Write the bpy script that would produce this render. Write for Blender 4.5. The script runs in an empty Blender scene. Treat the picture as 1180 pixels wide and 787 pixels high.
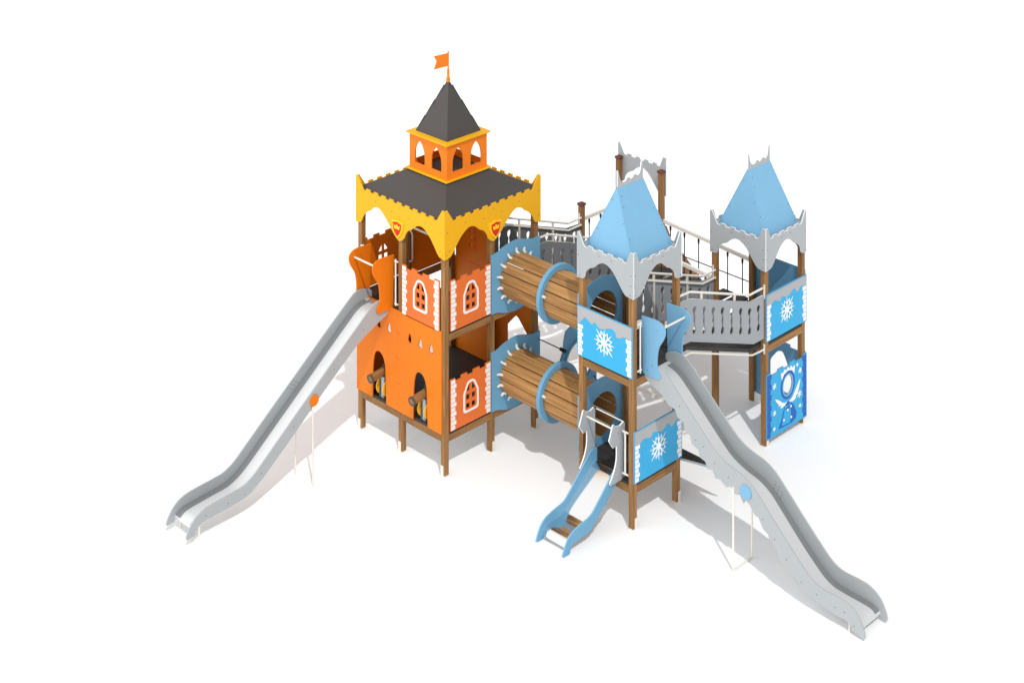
import bpy, bmesh, math, random
from mathutils import Vector, Matrix
from mathutils.geometry import delaunay_2d_cdt
random.seed(4)
SC = bpy.context.scene
COL = SC.collection
PI = math.pi

# ------------------------------------------------------------------ materials
def srgb(r, g, b):
    f = lambda c: (c/255/12.92 if c/255 <= .04045 else ((c/255+.055)/1.055)**2.4)
    return (f(r), f(g), f(b), 1)

def new_mat(name):
    m = bpy.data.materials.new(name); m.use_nodes = True
    return m, m.node_tree, m.node_tree.nodes['Principled BSDF']

def hpl(name, col, rough=.48, spec=.2, vary=.04):
    """coated board: tiny colour variation and a faint surface ripple"""
    m, nt, b = new_mat(name)
    tc = nt.nodes.new('ShaderNodeTexCoord')
    n = nt.nodes.new('ShaderNodeTexNoise'); n.inputs['Scale'].default_value = 3.0; n.inputs['Detail'].default_value = 4
    nt.links.new(tc.outputs['Object'], n.inputs['Vector'])
    mx = nt.nodes.new('ShaderNodeMix'); mx.data_type = 'RGBA'
    mx.inputs['A'].default_value = tuple(c*(1-vary) for c in col[:3])+(1,)
    mx.inputs['B'].default_value = tuple(min(1, c*(1+vary)) for c in col[:3])+(1,)
    nt.links.new(n.outputs['Fac'], mx.inputs['Factor'])
    nt.links.new(mx.outputs['Result'], b.inputs['Base Color'])
    n2 = nt.nodes.new('ShaderNodeTexNoise'); n2.inputs['Scale'].default_value = 90; n2.inputs['Detail'].default_value = 2
    nt.links.new(tc.outputs['Object'], n2.inputs['Vector'])
    bp = nt.nodes.new('ShaderNodeBump'); bp.inputs['Strength'].default_value = .04; bp.inputs['Distance'].default_value = .004
    nt.links.new(n2.outputs['Fac'], bp.inputs['Height']); nt.links.new(bp.outputs['Normal'], b.inputs['Normal'])
    b.inputs['Roughness'].default_value = rough
    b.inputs['Specular IOR Level'].default_value = spec
    return m

def wood(name, dark, light, scale=1.0, rough=.5):
    """grain runs along the object's local Z"""
    m, nt, b = new_mat(name)
    tc = nt.nodes.new('ShaderNodeTexCoord'); oi = nt.nodes.new('ShaderNodeObjectInfo')
    add = nt.nodes.new('ShaderNodeVectorMath'); add.operation = 'ADD'
    sc = nt.nodes.new('ShaderNodeVectorMath'); sc.operation = 'SCALE'; sc.inputs['Scale'].default_value = 17.0
    cmb = nt.nodes.new('ShaderNodeCombineXYZ')
    for k in 'XYZ': nt.links.new(oi.outputs['Random'], cmb.inputs[k])
    nt.links.new(cmb.outputs[0], sc.inputs[0])
    nt.links.new(tc.outputs['Object'], add.inputs[0]); nt.links.new(sc.outputs[0], add.inputs[1])
    mp = nt.nodes.new('ShaderNodeMapping'); mp.inputs['Scale'].default_value = (26*scale, 26*scale, 1.6*scale)
    nt.links.new(add.outputs[0], mp.inputs['Vector'])
    n = nt.nodes.new('ShaderNodeTexNoise'); n.inputs['Scale'].default_value = 1; n.inputs['Detail'].default_value = 7; n.inputs['Distortion'].default_value = .7
    nt.links.new(mp.outputs[0], n.inputs['Vector'])
    cr = nt.nodes.new('ShaderNodeValToRGB')
    cr.color_ramp.elements[0].position = .3; cr.color_ramp.elements[0].color = dark
    cr.color_ramp.elements[1].position = .68; cr.color_ramp.elements[1].color = light
    nt.links.new(n.outputs['Fac'], cr.inputs['Fac'])
    hv = nt.nodes.new('ShaderNodeHueSaturation')
    mr = nt.nodes.new('ShaderNodeMapRange'); mr.inputs['To Min'].default_value = .86; mr.inputs['To Max'].default_value = 1.1
    nt.links.new(oi.outputs['Random'], mr.inputs['Value']); nt.links.new(mr.outputs[0], hv.inputs['Value'])
    nt.links.new(cr.outputs['Color'], hv.inputs['Color'])
    nt.links.new(hv.outputs['Color'], b.inputs['Base Color'])
    bp = nt.nodes.new('ShaderNodeBump'); bp.inputs['Strength'].default_value = .15; bp.inputs['Distance'].default_value = .003
    nt.links.new(n.outputs['Fac'], bp.inputs['Height']); nt.links.new(bp.outputs['Normal'], b.inputs['Normal'])
    b.inputs['Roughness'].default_value = rough; b.inputs['Specular IOR Level'].default_value = .25
    return m

def metal(name, col, rough, met=1):
    m, nt, b = new_mat(name)
    b.inputs['Base Color'].default_value = col; b.inputs['Metallic'].default_value = met
    tc = nt.nodes.new('ShaderNodeTexCoord')
    n = nt.nodes.new('ShaderNodeTexNoise'); n.inputs['Scale'].default_value = 6
    nt.links.new(tc.outputs['Object'], n.inputs['Vector'])
    mr = nt.nodes.new('ShaderNodeMapRange'); mr.inputs['To Min'].default_value = rough*.75; mr.inputs['To Max'].default_value = rough*1.25
    nt.links.new(n.outputs['Fac'], mr.inputs['Value']); nt.links.new(mr.outputs[0], b.inputs['Roughness'])
    return m

M = dict(
    orange=hpl('orange_board', (0.8, 0.195, 0.006, 1)),
    salmon=hpl('red_orange_board', (0.78, 0.17, 0.034, 1)),
    yellow=hpl('yellow_board', (0.84, 0.42, 0.01, 1)),
    lantern=hpl('lantern_orange', (0.88, 0.21, 0.01, 1)),
    roofdark=hpl('dark_roof_board', (0.068, 0.061, 0.057, 1), .5, .3),
    blue=hpl('sky_blue_board', (0.2, 0.43, 0.63, 1)),
    midblue=hpl('mid_blue_board', (0.135, 0.33, 0.51, 1)),
    slideblue=hpl('slide_blue_board', (0.15, 0.36, 0.54, 1)),
    cyan=hpl('bright_cyan_board', (0.042, 0.395, 0.70, 1)),
    royal=hpl('royal_blue_board', (.02, .12, .46, 1)),
    deepblue=hpl('deep_blue_board', (.10, .20, .30, 1)),
    grey=hpl('light_grey_board', (0.4, 0.425, 0.44, 1)),
    slidegrey=hpl('slide_grey_board', (0.40, 0.425, 0.437, 1)),
    snowgrey=hpl('snow_cap_grey', (0.4, 0.41, 0.42, 1)),
    railgrey=hpl('rail_grey_board', (0.33, 0.35, 0.37, 1)),
    white=hpl('white_paint', (.86, .86, .84, 1), .5, .3, .02),
    edge=hpl('pale_board_edge', (.80, .82, .82, 1), .5, .3, .02),
    raildark=hpl('rail_dark_grey_board', (.17, .175, .18, 1)),
    shadegrey=metal('bed_shade_grey', (.225, .235, .24, 1), .5, .2),  # dark tone of the painted shade along the slide beds
    cream=hpl('cream_painted_steel', (.78, .74, .67, 1), .35, .45, .02),
    black=hpl('black_rope', (.02, .02, .022, 1), .7, .2),
    deck=hpl('dark_deck_board', (.040, .036, .034, 1), .55, .3, .2),
    red=hpl('crest_red', (.72, .018, .014, 1)),
    crown=hpl('crest_yellow', (.92, .58, .02, 1)),
    steelgrey=hpl('cannon_grey', (.42, .45, .48, 1), .4, .4),
    darkgrey=hpl('cannon_dark_grey', (.07, .07, .075, 1), .45, .4),
    screw=hpl('dark_screw', (.05, .05, .05, 1), .5, .3),
    cap=hpl('brown_post_cap', (.13, .035, .025, 1), .45, .4),
    wood=wood('larch_wood', (.19, .090, .029, 1), (.375, .192, .066, 1)),
    plank=wood('plank_wood', (.26, .128, .042, 1), (.50, .27, .098, 1), .8),
    brownply=wood('brown_ply', (.19, .085, .035, 1), (.32, .155, .066, 1), .6),
    steel=metal('brushed_steel', (.70, .71, .715, 1), .35, .3),
    mirror=metal('polished_steel', (.82, .82, .82, 1), .13),
)

# ------------------------------------------------------------------ object helpers
def thing(name, label, cat, loc, group=None):
    o = bpy.data.objects.new(name, None); COL.objects.link(o)
    o.empty_display_size = .2
    o.location = loc; o['label'] = label; o['category'] = cat
    if group: o['group'] = group
    return o

def root_of(p):
    while p.parent: p = p.parent
    return p

def link(name, me, parent=None, mats=()):
    o = bpy.data.objects.new(name, me); COL.objects.link(o)
    for m in mats: me.materials.append(m)
    if parent is not None:
        o.parent = parent
        # geometry is written in world coordinates
        w = Vector((0, 0, 0)); p = parent
        mw = Matrix.Identity(4)
        chain = []
        while p: chain.append(p); p = p.parent
        for q in reversed(chain):
            mw = mw @ q.matrix_parent_inverse @ q.matrix_basis
        o.matrix_parent_inverse = mw.inverted()
    return o

def from_bm(name, bm, mats, parent=None, smooth=False):
    bmesh.ops.recalc_face_normals(bm, faces=bm.faces)
    me = bpy.data.meshes.new(name); bm.to_mesh(me); bm.free()
    if smooth:
        for p in me.polygons: p.use_smooth = True
        try: me.set_sharp_from_angle(angle=math.radians(38))
        except Exception: pass
    if not isinstance(mats, (list, tuple)): mats = (mats,)
    return link(name, me, parent, mats)

def inside(p, loops):
    c = False
    for lp in loops:
        n = len(lp)
        for i in range(n):
            a = lp[i]; b = lp[(i+1) % n]
            if (a[1] > p[1]) != (b[1] > p[1]):
                if p[0] < (b[0]-a[0])*(p[1]-a[1])/(b[1]-a[1])+a[0]: c = not c
    return c

def clean(lp):
    out = []
    for p in lp:
        if not out or (abs(p[0]-out[-1][0])+abs(p[1]-out[-1][1])) > 1e-4: out.append((float(p[0]), float(p[1])))
    if abs(out[0][0]-out[-1][0])+abs(out[0][1]-out[-1][1]) < 1e-4: out.pop()
    return out

def add_prism(bm, loops, to3, th):
    """loops of (u,v): outer and holes, even-odd; to3(u,v,t) with t = 0 front, th back"""
    loops = [clean(l) for l in loops]
    vs = []; es = []
    for lp in loops:
        k = len(vs); n = len(lp)
        vs += [Vector(p) for p in lp]; es += [(k+i, k+(i+1) % n) for i in range(n)]
    r = delaunay_2d_cdt(vs, es, [], 0, 1e-6)
    v2, f2 = r[0], r[2]
    for t in (0, th):
        bv = [bm.verts.new(to3(v[0], v[1], t)) for v in v2]
        for f in f2:
            c = (sum(v2[i][0] for i in f)/len(f), sum(v2[i][1] for i in f)/len(f))
            if inside(c, loops):
                try: bm.faces.new([bv[i] for i in f])
                except ValueError: pass
        for v in bv:
            if not v.link_faces: bm.verts.remove(v)
    for lp in loops:
        a = [bm.verts.new(to3(p[0], p[1], 0)) for p in lp]; b = [bm.verts.new(to3(p[0], p[1], th)) for p in lp]
        n = len(lp)
        for i in range(n):
            f = bm.faces.new((a[i], a[(i+1) % n], b[(i+1) % n], b[i])); f.material_index = 1

def plane(axis, val, sign):
    """maps (u,z,t) on a vertical plane whose outward normal is sign*axis"""
    if axis == 'y': return lambda u, v, t: (u, val-sign*t, v)
    if axis == 'x': return lambda u, v, t: (val-sign*t, u, v)
    return lambda u, v, t: (u, v, val-sign*t)

def panel(name, loops, pl, th, mat, parent, edge=None):
    bm = bmesh.new()
    if isinstance(loops[0][0], (int, float)): loops = [loops]
    add_prism(bm, loops, pl, th)
    bmesh.ops.remove_doubles(bm, verts=bm.verts, dist=1e-5)
    return from_bm(name, bm, (mat, edge or mat), parent)

def decal(name, shapes, pl, mat, parent, lift=.004):
    """thin raised pieces on a panel: shapes is a list of loop lists"""
    bm = bmesh.new()
    for i, s in enumerate(shapes):
        if isinstance(s[0][0], (int, float)): s = [s]
        add_prism(bm, s, lambda u, v, t: pl(u, v, t-lift-i*.0002), lift+.002)
    bmesh.ops.remove_doubles(bm, verts=bm.verts, dist=1e-6)
    return from_bm(name, bm, (mat, mat), parent)

def circ(cx, cy, rx, ry=None, n=20, a0=0):
    ry = ry or rx
    return [(cx+rx*math.cos(a0+2*PI*i/n), cy+ry*math.sin(a0+2*PI*i/n)) for i in range(n)]

def rect(x0, y0, x1, y1): return [(x0, y0), (x1, y0), (x1, y1), (x0, y1)]

def sm(p, n=5):
    """Catmull-Rom through the points"""
    out = []
    for i in range(len(p)-1):
        p0 = p[max(0, i-1)]; p1 = p[i]; p2 = p[i+1]; p3 = p[min(len(p)-1, i+2)]
        for k in range(n):
            t = k/n
            out.append(tuple(.5*(2*p1[j]+(p2[j]-p0[j])*t+(2*p0[j]-5*p1[j]+4*p2[j]-p3[j])*t*t+(3*p1[j]-p0[j]-3*p2[j]+p3[j])*t**3) for j in range(2)))
    out.append(tuple(p[-1]))
    return out

def add_box(bm, lo, hi):
    x0, y0, z0 = lo; x1, y1, z1 = hi
    v = [bm.verts.new(c) for c in ((x0,y0,z0),(x1,y0,z0),(x1,y1,z0),(x0,y1,z0),(x0,y0,z1),(x1,y0,z1),(x1,y1,z1),(x0,y1,z1))]
    for f in ((0,3,2,1),(4,5,6,7),(0,1,5,4),(1,2,6,5),(2,3,7,6),(3,0,4,7)): bm.faces.new([v[i] for i in f])

def box(name, lo, hi, mat, parent, bev=0):
    bm = bmesh.new(); add_box(bm, lo, hi)
    if bev: bmesh.ops.bevel(bm, geom=bm.edges[:], offset=bev, segments=2, affect='EDGES', profile=.5)
    return from_bm(name, bm, mat, parent)

def timber(name, p0, p1, w, h, mat, parent, bev=.006):
    """box whose local Z runs from p0 to p1, so the grain follows its length"""
    p0 = Vector(p0); p1 = Vector(p1); d = p1-p0
    bm = bmesh.new(); add_box(bm, (-w/2, -h/2, 0), (w/2, h/2, d.length))
    bmesh.ops.bevel(bm, geom=bm.edges[:], offset=bev, segments=2, affect='EDGES', profile=.5)
    o = from_bm(name, bm, mat, parent)
    z = d.normalized(); up = Vector((0, 0, 1)) if abs(z.z) < .9 else Vector((0, 1, 0))
    x = up.cross(z).normalized(); y = z.cross(x)
    o.matrix_basis = Matrix.Translation(p0) @ Matrix((x, y, z)).transposed().to_4x4()
    return o

def add_tube(bm, pts, r, n=10, caps=True):
    pts = [Vector(p) for p in pts]; rings = []
    ref = None
    for i, p in enumerate(pts):
        if i == 0: t = (pts[1]-p).normalized()
        elif i == len(pts)-1: t = (p-pts[i-1]).normalized()
        else: t = ((p-pts[i-1]).normalized()+(pts[i+1]-p).normalized()).normalized()
        if ref is None:
            ref = t.cross(Vector((0, 0, 1)) if abs(t.z) < .9 else Vector((1, 0, 0))).normalized()
        x = (ref-t*ref.dot(t)).normalized(); y = t.cross(x); ref = x
        rr = r[i] if isinstance(r, (list, tuple)) else r
        rings.append([bm.verts.new(p+rr*(math.cos(2*PI*k/n)*x+math.sin(2*PI*k/n)*y)) for k in range(n)])
    for a, b in zip(rings, rings[1:]):
        for k in range(n): bm.faces.new((a[k], a[(k+1) % n], b[(k+1) % n], b[k]))
    if caps:
        bm.faces.new(rings[0]); bm.faces.new(rings[-1][::-1])

def tube(name, pts, r, mat, parent, n=10):
    bm = bmesh.new(); add_tube(bm, pts, r, n)
    return from_bm(name, bm, mat, parent, smooth=True)

def tubes(name, lst, r, mat, parent, n=10):
    bm = bmesh.new()
    for pts in lst: add_tube(bm, pts, r, n)
    return from_bm(name, bm, mat, parent, smooth=True)

def screws(pts, pl, parent, r=.0075):
    for u, v in pts: decal('screw', [circ(u, v, r, n=8)], pl, M['screw'], parent, .003)

def copy_child(ch, parent):
    c = ch.copy(); COL.objects.link(c); inv = ch.matrix_parent_inverse.copy(); c.parent = parent; c.matrix_parent_inverse = inv
    for g in ch.children: copy_child(g, c)
    return c

def copy_thing(root, delta, label):
    r = root.copy(); COL.objects.link(r); r.location = root.location+Vector(delta); r['label'] = label
    for ch in root.children: copy_child(ch, r)
    return r

H = .045            # half a post

def post(parent, x, y, z1, footside, z0=0.02, cap=False):
    p = timber('post', (x, y, z0), (x, y, z1), 2*H, 2*H, M['wood'], parent)
    e = .004
    if footside == '-y': lo, hi = (x-H-e, y-H-e, 0), (x+H*.35, y-H+.012, .17)
    else: lo, hi = (x+H-.012, y-H*.2, 0), (x+H+e, y+H+e, .17)
    bm = bmesh.new(); add_box(bm, lo, hi)
    add_box(bm, (x-H*.8, y-H*.8, 0), (x+H*.8, y+H*.8, .03))
    from_bm('foot', bm, M['cream'], p)
    if cap:
        bm = bmesh.new()
        w = H+.012
        add_box(bm, (x-w, y-w, z1-.012), (x+w, y+w, z1+.022))
        b = [bm.verts.new((x+sx*w, y+sy*w, z1+.0225)) for sx, sy in ((-1,-1),(1,-1),(1,1),(-1,1))]
        t = bm.verts.new((x, y, z1+.05))
        for i in range(4): bm.faces.new((b[i], b[(i+1) % 4], t))
        from_bm('post_cap', bm, M['cap'], p)
    return p

# ------------------------------------------------------------------ ground
bm = bmesh.new()
v = [bm.verts.new(c) for c in ((-140, -140, 0), (140, -140, 0), (140, 140, 0), (-140, 140, 0))]
bm.faces.new(v)
g = from_bm('ground', bm, hpl('white_ground', (.95, .95, .95, 1), .9, .05, .003))
g['kind'] = 'structure'

# ------------------------------------------------------------------ shared shapes
BR_N = 11
def bricks(u0, z0, z1, side, n=BR_N, s=.083, l=.108, gap=.011):
    """a column of bricks of alternating length along a panel edge; side = +1 grows to larger u"""
    out = []; h = (z1-z0)/n
    for i in range(n):
        w = l if i % 2 else s
        a, b = sorted((u0, u0+side*w))
        out.append(rect(a, z0+i*h+gap/2, b, z0+(i+1)*h-gap/2))
    return out

def castle_loop(u0, z0, z1, w=.875, mer=.045):
    """outline of a crenelated panel; z1 is the top of the merlons"""
    m = [(0, .10), (.23, .36), (.49, .63), (.76, w)]
    pts = [(u0, z0), (u0+w, z0)]
    for a, b in reversed(m):
        pts += [(u0+b, z1-mer), (u0+b, z1), (u0+a, z1), (u0+a, z1-mer)]
    return clean([pts[0], pts[1]]+pts[3:-1])

def window_holes(uc, z0):
    """cut-outs of a lattice window with a gabled top, z0 = panel bottom"""
    hs = []
    for s in (-1, 1):
        a, b = sorted((uc+s*.022, uc+s*.10))
        hs.append(rect(a, z0+.235, b, z0+.315))
        hs.append(rect(a, z0+.37, b, z0+.455))
        hs.append([(uc+s*.022, z0+.505), (uc+s*.10, z0+.505), (uc+s*.088, z0+.54), (uc+s*.03, z0+.615), (uc+s*.022, z0+.615)])
    return hs

def window_frame(uc, z0):
    o = sm([(uc-.165, z0+.25), (uc-.165, z0+.46), (uc-.16, z0+.49), (uc-.085, z0+.635), (uc-.04, z0+.665), (uc+.04, z0+.665), (uc+.085, z0+.635), (uc+.16, z0+.49), (uc+.165, z0+.46), (uc+.165, z0+.225), (uc+.155, z0+.195), (uc+.12, z0+.178), (uc-.12, z0+.178), (uc-.155, z0+.195), (uc-.165, z0+.225)], 1)
    k = lambda p: (uc+(p[0]-uc)*.80, z0+.42+(p[1]-z0-.42)*.865)
    return [o, [k(p) for p in o]]

def castle_panel(parent, pl, u0, z0, z1, mat, deco=True, name='castle_panel'):
    uc = u0+.4375
    p = panel(name, [castle_loop(u0, z0, z1)]+window_holes(uc, z0), pl, .02, mat, parent)
    if deco:
        decal('brick_trim', bricks(u0+.012, z0+.005, z1-.012, 1), pl, M['white'], p)
        decal('brick_trim', bricks(u0+.863, z0+.005, z1-.012, -1), pl, M['white'], p)
        decal('window_frame', [window_frame(uc, z0)], pl, M['white'], p, .008)
    return p

ROT = lambda p, a: (p[0]*math.cos(a)-p[1]*math.sin(a), p[0]*math.sin(a)+p[1]*math.cos(a))
def snowflake(uc, zc, R):
    out = []
    for k in range(8):
        a = k*PI/4+PI/2
        L = R*(1.0 if k % 2 == 0 else 1.12)
        ray = [(0, -.006), (L*.55, -.010), (L, 0), (L*.55, .010), (0, .006)]
        out.append([(uc+q[0], zc+q[1]) for q in (ROT(p, a) for p in ray)])
        # open kite between the rays
        b = a+PI/8
        o = [(.008, 0), (R*.40, -.050), (R*.86, 0), (R*.40, .050)]
        i = [(.045, 0), (R*.40, -.034), (R*.74, 0), (R*.40, .034)]
        out.append([[(uc+q[0], zc+q[1]) for q in (ROT(p, b) for p in o)], [(uc+q[0], zc+q[1]) for q in (ROT(p, b) for p in i)]])
    return out

def snow_panel(parent, pl, u0, z0, h, zig, w=1.1, mirror=False):
    """cyan board with a grey snow cap, a snowflake and white brick edges; u0 is its left edge"""
    p = panel('snow_panel', rect(u0, z0, u0+w, z0+h), pl, .02, M['cyan'], parent, M['midblue'])
    f = (lambda u: u0+w-u) if mirror else (lambda u: u0+u)
    low = [(f(u), z0+h-d) for u, d in zig]
    decal('snow_cap', [[(f(.014), z0+h-.012), (f(w-.014), z0+h-.012)]+low[::-1]], pl, M['snowgrey'], p, .005)
    l = [d for u, d in zig]
    decal('brick_trim', bricks(f(.018), z0+.012, z0+h-zig[0][1]-.006, -1 if mirror else 1, 8, .075, .10, .011), pl, M['white'], p)
    decal('brick_trim', bricks(f(w-.018), z0+.012, z0+h-zig[-1][1]-.006, 1 if mirror else -1, 8, .075, .10, .011), pl, M['white'], p)
    decal('snowflake', snowflake(u0+w/2, z0+h*.47, .205), pl, M['white'], p, .006)
    return p

# outline of the one-arch fascia, u 0..W, wide leg at u = W
FW = 1.13
def fascia_loop(f, dz):
    top = [(0, 4.09), (.035, 4.10), (.15, 3.905)]
    for a, b in ((.22, .32), (.42, .52), (.62, .72), (.82, .92)):
        top += [(a, 3.905), (a, 3.94), (b, 3.94), (b, 3.905)]
    top += [(.985, 3.905), (FW-.07, 4.085), (FW, 4.09)]
    bot = sm([(0.15, 3.44), (.17, 3.51), (.2, 3.56), (.27, 3.615), (.345, 3.65)], 3)+sm([(.36, 3.66), (.42, 3.715), (.50, 3.76), (.565, 3.772), (.64, 3.755), (.74, 3.69), (.86, 3.55), (.93, 3.465), (.985, 3.425)], 4)
    pts = top+[(FW, 3.41)]+bot[::-1]+[(.12, 3.415), (0, 3.41)]
    return [(f(u), z+dz) for u, z in pts]

def ice_roof(parent, x, y, dz):
    """four fascias, ledge, hipped roof and ridge crest of a one-module tower centred on x, y"""
    r = FW/2; scr = [(.03, 3.75), (.05, 3.45), (.45, 3.85), (.7, 3.85), (1.09, 3.6), (1.07, 3.46), (1.08, 3.75)]
    faces = (('y', y-r, -1, lambda u: x-r+u), ('x', x+r, 1, lambda u: y+r-u), ('y', y+r, 1, lambda u: x+r-u), ('x', x-r, -1, lambda u: y-r+u))
    for i, (ax, val, sg, f) in enumerate(faces):
        g = f
        if ax == 'x' and i == 3: g = lambda u: y-r+(FW-u)
        if i == 2: g = lambda u: x-r+u
        e = .0215 if ax == 'x' else 0      # x faces butt between the y faces
        ff = (lambda u, g=g, e=e, c=(y if ax == 'x' else x): c+max(-r+e, min(r-e, g(u)-c)))
        fp = panel('fascia', fascia_loop(ff, dz), plane(ax, val, sg), .02, M['grey'], parent, M['edge'])
        screws([(ff(u), z+dz) for u, z in scr], plane(ax, val, sg), fp)
    box('roof_ledge', (x-r+.022, y-r+.022, 3.86+dz), (x+r-.022, y+r-.022, 3.885+dz), M['grey'], parent)
    a = .456; y0, y1 = y-.285, y+.30; zb, zt = 3.89+dz, 4.842+dz
    bm = bmesh.new()
    b = [bm.verts.new(c) for c in ((x-a, y-a, zb), (x+a, y-a, zb), (x+a, y+a, zb), (x-a, y+a, zb))]
    t0 = bm.verts.new((x, y0, zt)); t1 = bm.verts.new((x, y1, zt))
    bm.faces.new((b[0], b[1], t0)); bm.faces.new((b[1], b[2], t1, t0)); bm.faces.new((b[2], b[3], t1)); bm.faces.new((b[3], b[0], t0, t1)); bm.faces.new(b[::-1])
    rf = from_bm('roof', bm, M['blue'], parent)
    # hip strips, proud of the slopes
    for sx in (-1, 1):
        for k in (0, 1): tube('hip_strip', [(x+sx*a, (y-a if k == 0 else y+a), zb+.003), (x, (y0 if k == 0 else y1), zt)], .006, M['blue'], rf, 6)
    def slope_pt(fx, fy):  # point on the +x slope
        t = fx; return (x+a*(1-t), (y-a)*(1-t)+y0*t+fy*((y+a-(y-a))*(1-t)+(y1-y0)*t), zb+(zt-zb)*t)
    pts = [slope_pt(fx, fy) for fx, fy in ((.04, .05), (.04, .95), (.3, .04), (.55, .93), (.72, .08), (.3, .96), (.86, .1))]
    pts += [(x+a*(1-t)*q, (y-a)*(1-t)+y0*t, zb+(zt-zb)*t) for t, q in ((.04, -.9), (.04, .9), (.3, -.9), (.5, .85), (.8, -.6))]
    for p in pts:
        bm = bmesh.new(); bmesh.ops.create_icosphere(bm, subdivisions=1, radius=.008, matrix=Matrix.Translation(Vector(p)))
        from_bm('screw', bm, M['screw'], rf)
    L = y1-y0
    cr = [(0, 0), (L, 0), (L, .27)]+sm([(L-.03, .26), (L-.06, .13), (L-.11, .075)], 3)+sm([(L-.14, .085), (L-.19, .115), (L-.24, .08), (L-.28, .065), (L-.32, .10), (L-.37, .10), (L-.41, .06), (L-.47, .065)], 3)+sm([(.09, .075), (.055, .13), (.02, .26)], 3)+[(0, .27)]
    panel('roof_crest', [(y0+u, zt-.02+v) for u, v in cr], plane('x', x+.011, 1), .022, M['grey'], parent, M['edge'])

def platform(parent, x0, y0, x1, y1, z, beams=('-y', '+x', '+y', '-x')):
    """dark deck with a timber beam along each side, deck top at z"""
    box('deck', (x0-H+.008, y0-H+.008, z-.036), (x1+H-.008, y1+H-.008, z), M['deck'], parent, .003)
    box('bounce_board', (x0+.01, y0+.01, z-.046), (x1-.01, y1-.01, z-.038), M['edge'], parent)  # unseen pale board added to bounce light onto the ground below
    bz = z-.092
    c = {'-y': ((x0+H, y0-H+.026, bz), (x1-H, y0-H+.026, bz)), '+y': ((x0+H, y1+H-.026, bz), (x1-H, y1+H-.026, bz)),
         '-x': ((x0-H+.026, y0+H, bz), (x0-H+.026, y1-H, bz)), '+x': ((x1+H-.026, y0+H, bz), (x1+H-.026, y1-H, bz))}
    for k in beams: timber('beam', *c[k], .05, .11, M['wood'], parent)

# ------------------------------------------------------------------ orange castle tower
T = thing('castle_tower', 'orange castle tower with yellow scalloped eaves, dark roof, arched lantern and flag', 'play tower', (-1, 1, 0))
for (x, y) in ((-2, 0), (-1, 0), (0, 0)): post(T, x, y, 3.9, '-y')
for (x, y) in ((0, 1), (0, 2), (-1, 2), (-2, 2), (-2, 1)): post(T, x, y, 3.9, '+x')
platform(T, -2, 0, 0, 2, .675)
# upper deck leaves the back module open
panel('deck', [(-2+.0-H+.01, -H+.01), (H-.01, -H+.01), (H-.01, 2+H-.01), (-1, 2+H-.01), (-1, 1), (-2-H+.01, 1)], plane('z', 2.235, 1), .036, M['deck'], T)
for a, b in (((-1+H, -.019, 2.142), (-H, -.019, 2.142)), ((.019, H, 2.142), (.019, 1-H, 2.142)), ((.019, 1+H, 2.142), (.019, 2-H, 2.142)),
             ((-1+H, 2.019, 2.142), (-H, 2.019, 2.142)), ((-2.019, 1+H, 2.10), (-2.019, 2-H, 2.10)), ((-2+H, -.019, 2.142), (-1-H, -.019, 2.142))):
    timber('beam', a, b, .05, .11, M['wood'], T)
# orange cladding of the lower storey
arch = lambda c: [(c-.17, .655), (c-.16, 1.12)]+sm([(c-.145, 1.26), (c-.12, 1.36), (c-.07, 1.43), (c, 1.45), (c+.07, 1.42), (c+.12, 1.35), (c+.15, 1.24)], 3)+[(c+.175, .655)]
slot = lambda c: [(c-.046, 1.855), (c-.042, 1.89), (c-.02, 1.965), (c, 1.99), (c+.024, 1.96), (c+.044, 1.885), (c+.046, 1.845), (c, 1.83)]
PY = plane('y', -.066, -1)
def wall_with_arch(x0, x1, c, slots):
    out = [(x0, .655)]+arch(c)+[(x1, .655), (x1, 2.25), (x0, 2.25)]
    w = panel('wall', [out]+[slot(s) for s in slots], PY, .02, M['orange'], T)
    screws([(x0+.03, z) for z in (.75, 1.1, 1.5, 1.9, 2.18)]+[(x1-.03, z) for z in (.75, 1.1, 1.5, 1.9, 2.18)], PY, w, .006)
wall_with_arch(-2.052, -1.032, -1.49, (-1.75, -1.5, -1.25))
wall_with_arch(-1.029, -.012, -.5, (-.75, -.5, -.25))
panel('wall', [rect(-.04, .66, 1.02, 2.12), [(.43, 1.22), (.43, 1.46), (.53, 1.56), (.60, 1.59), (.66, 1.56), (.86, 1.36), (.86, 1.22)]], plane('x', -2.066, -1), .02, M['orange'], T)
panel('wall', rect(-2.045, .66, -1.0, 2.225), plane('y', 2.066, 1), .02, M['orange'], T)
panel('wall', [rect(-.99, .66, -.05, 2.12), [(-.68, .95), (-.68, 1.46), (-.52, 1.63), (-.47, 1.67), (-.42, 1.65), (-.2, 1.43), (-.2, .95)]], plane('y', 2.066, 1), .02, M['orange'], T)
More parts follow.
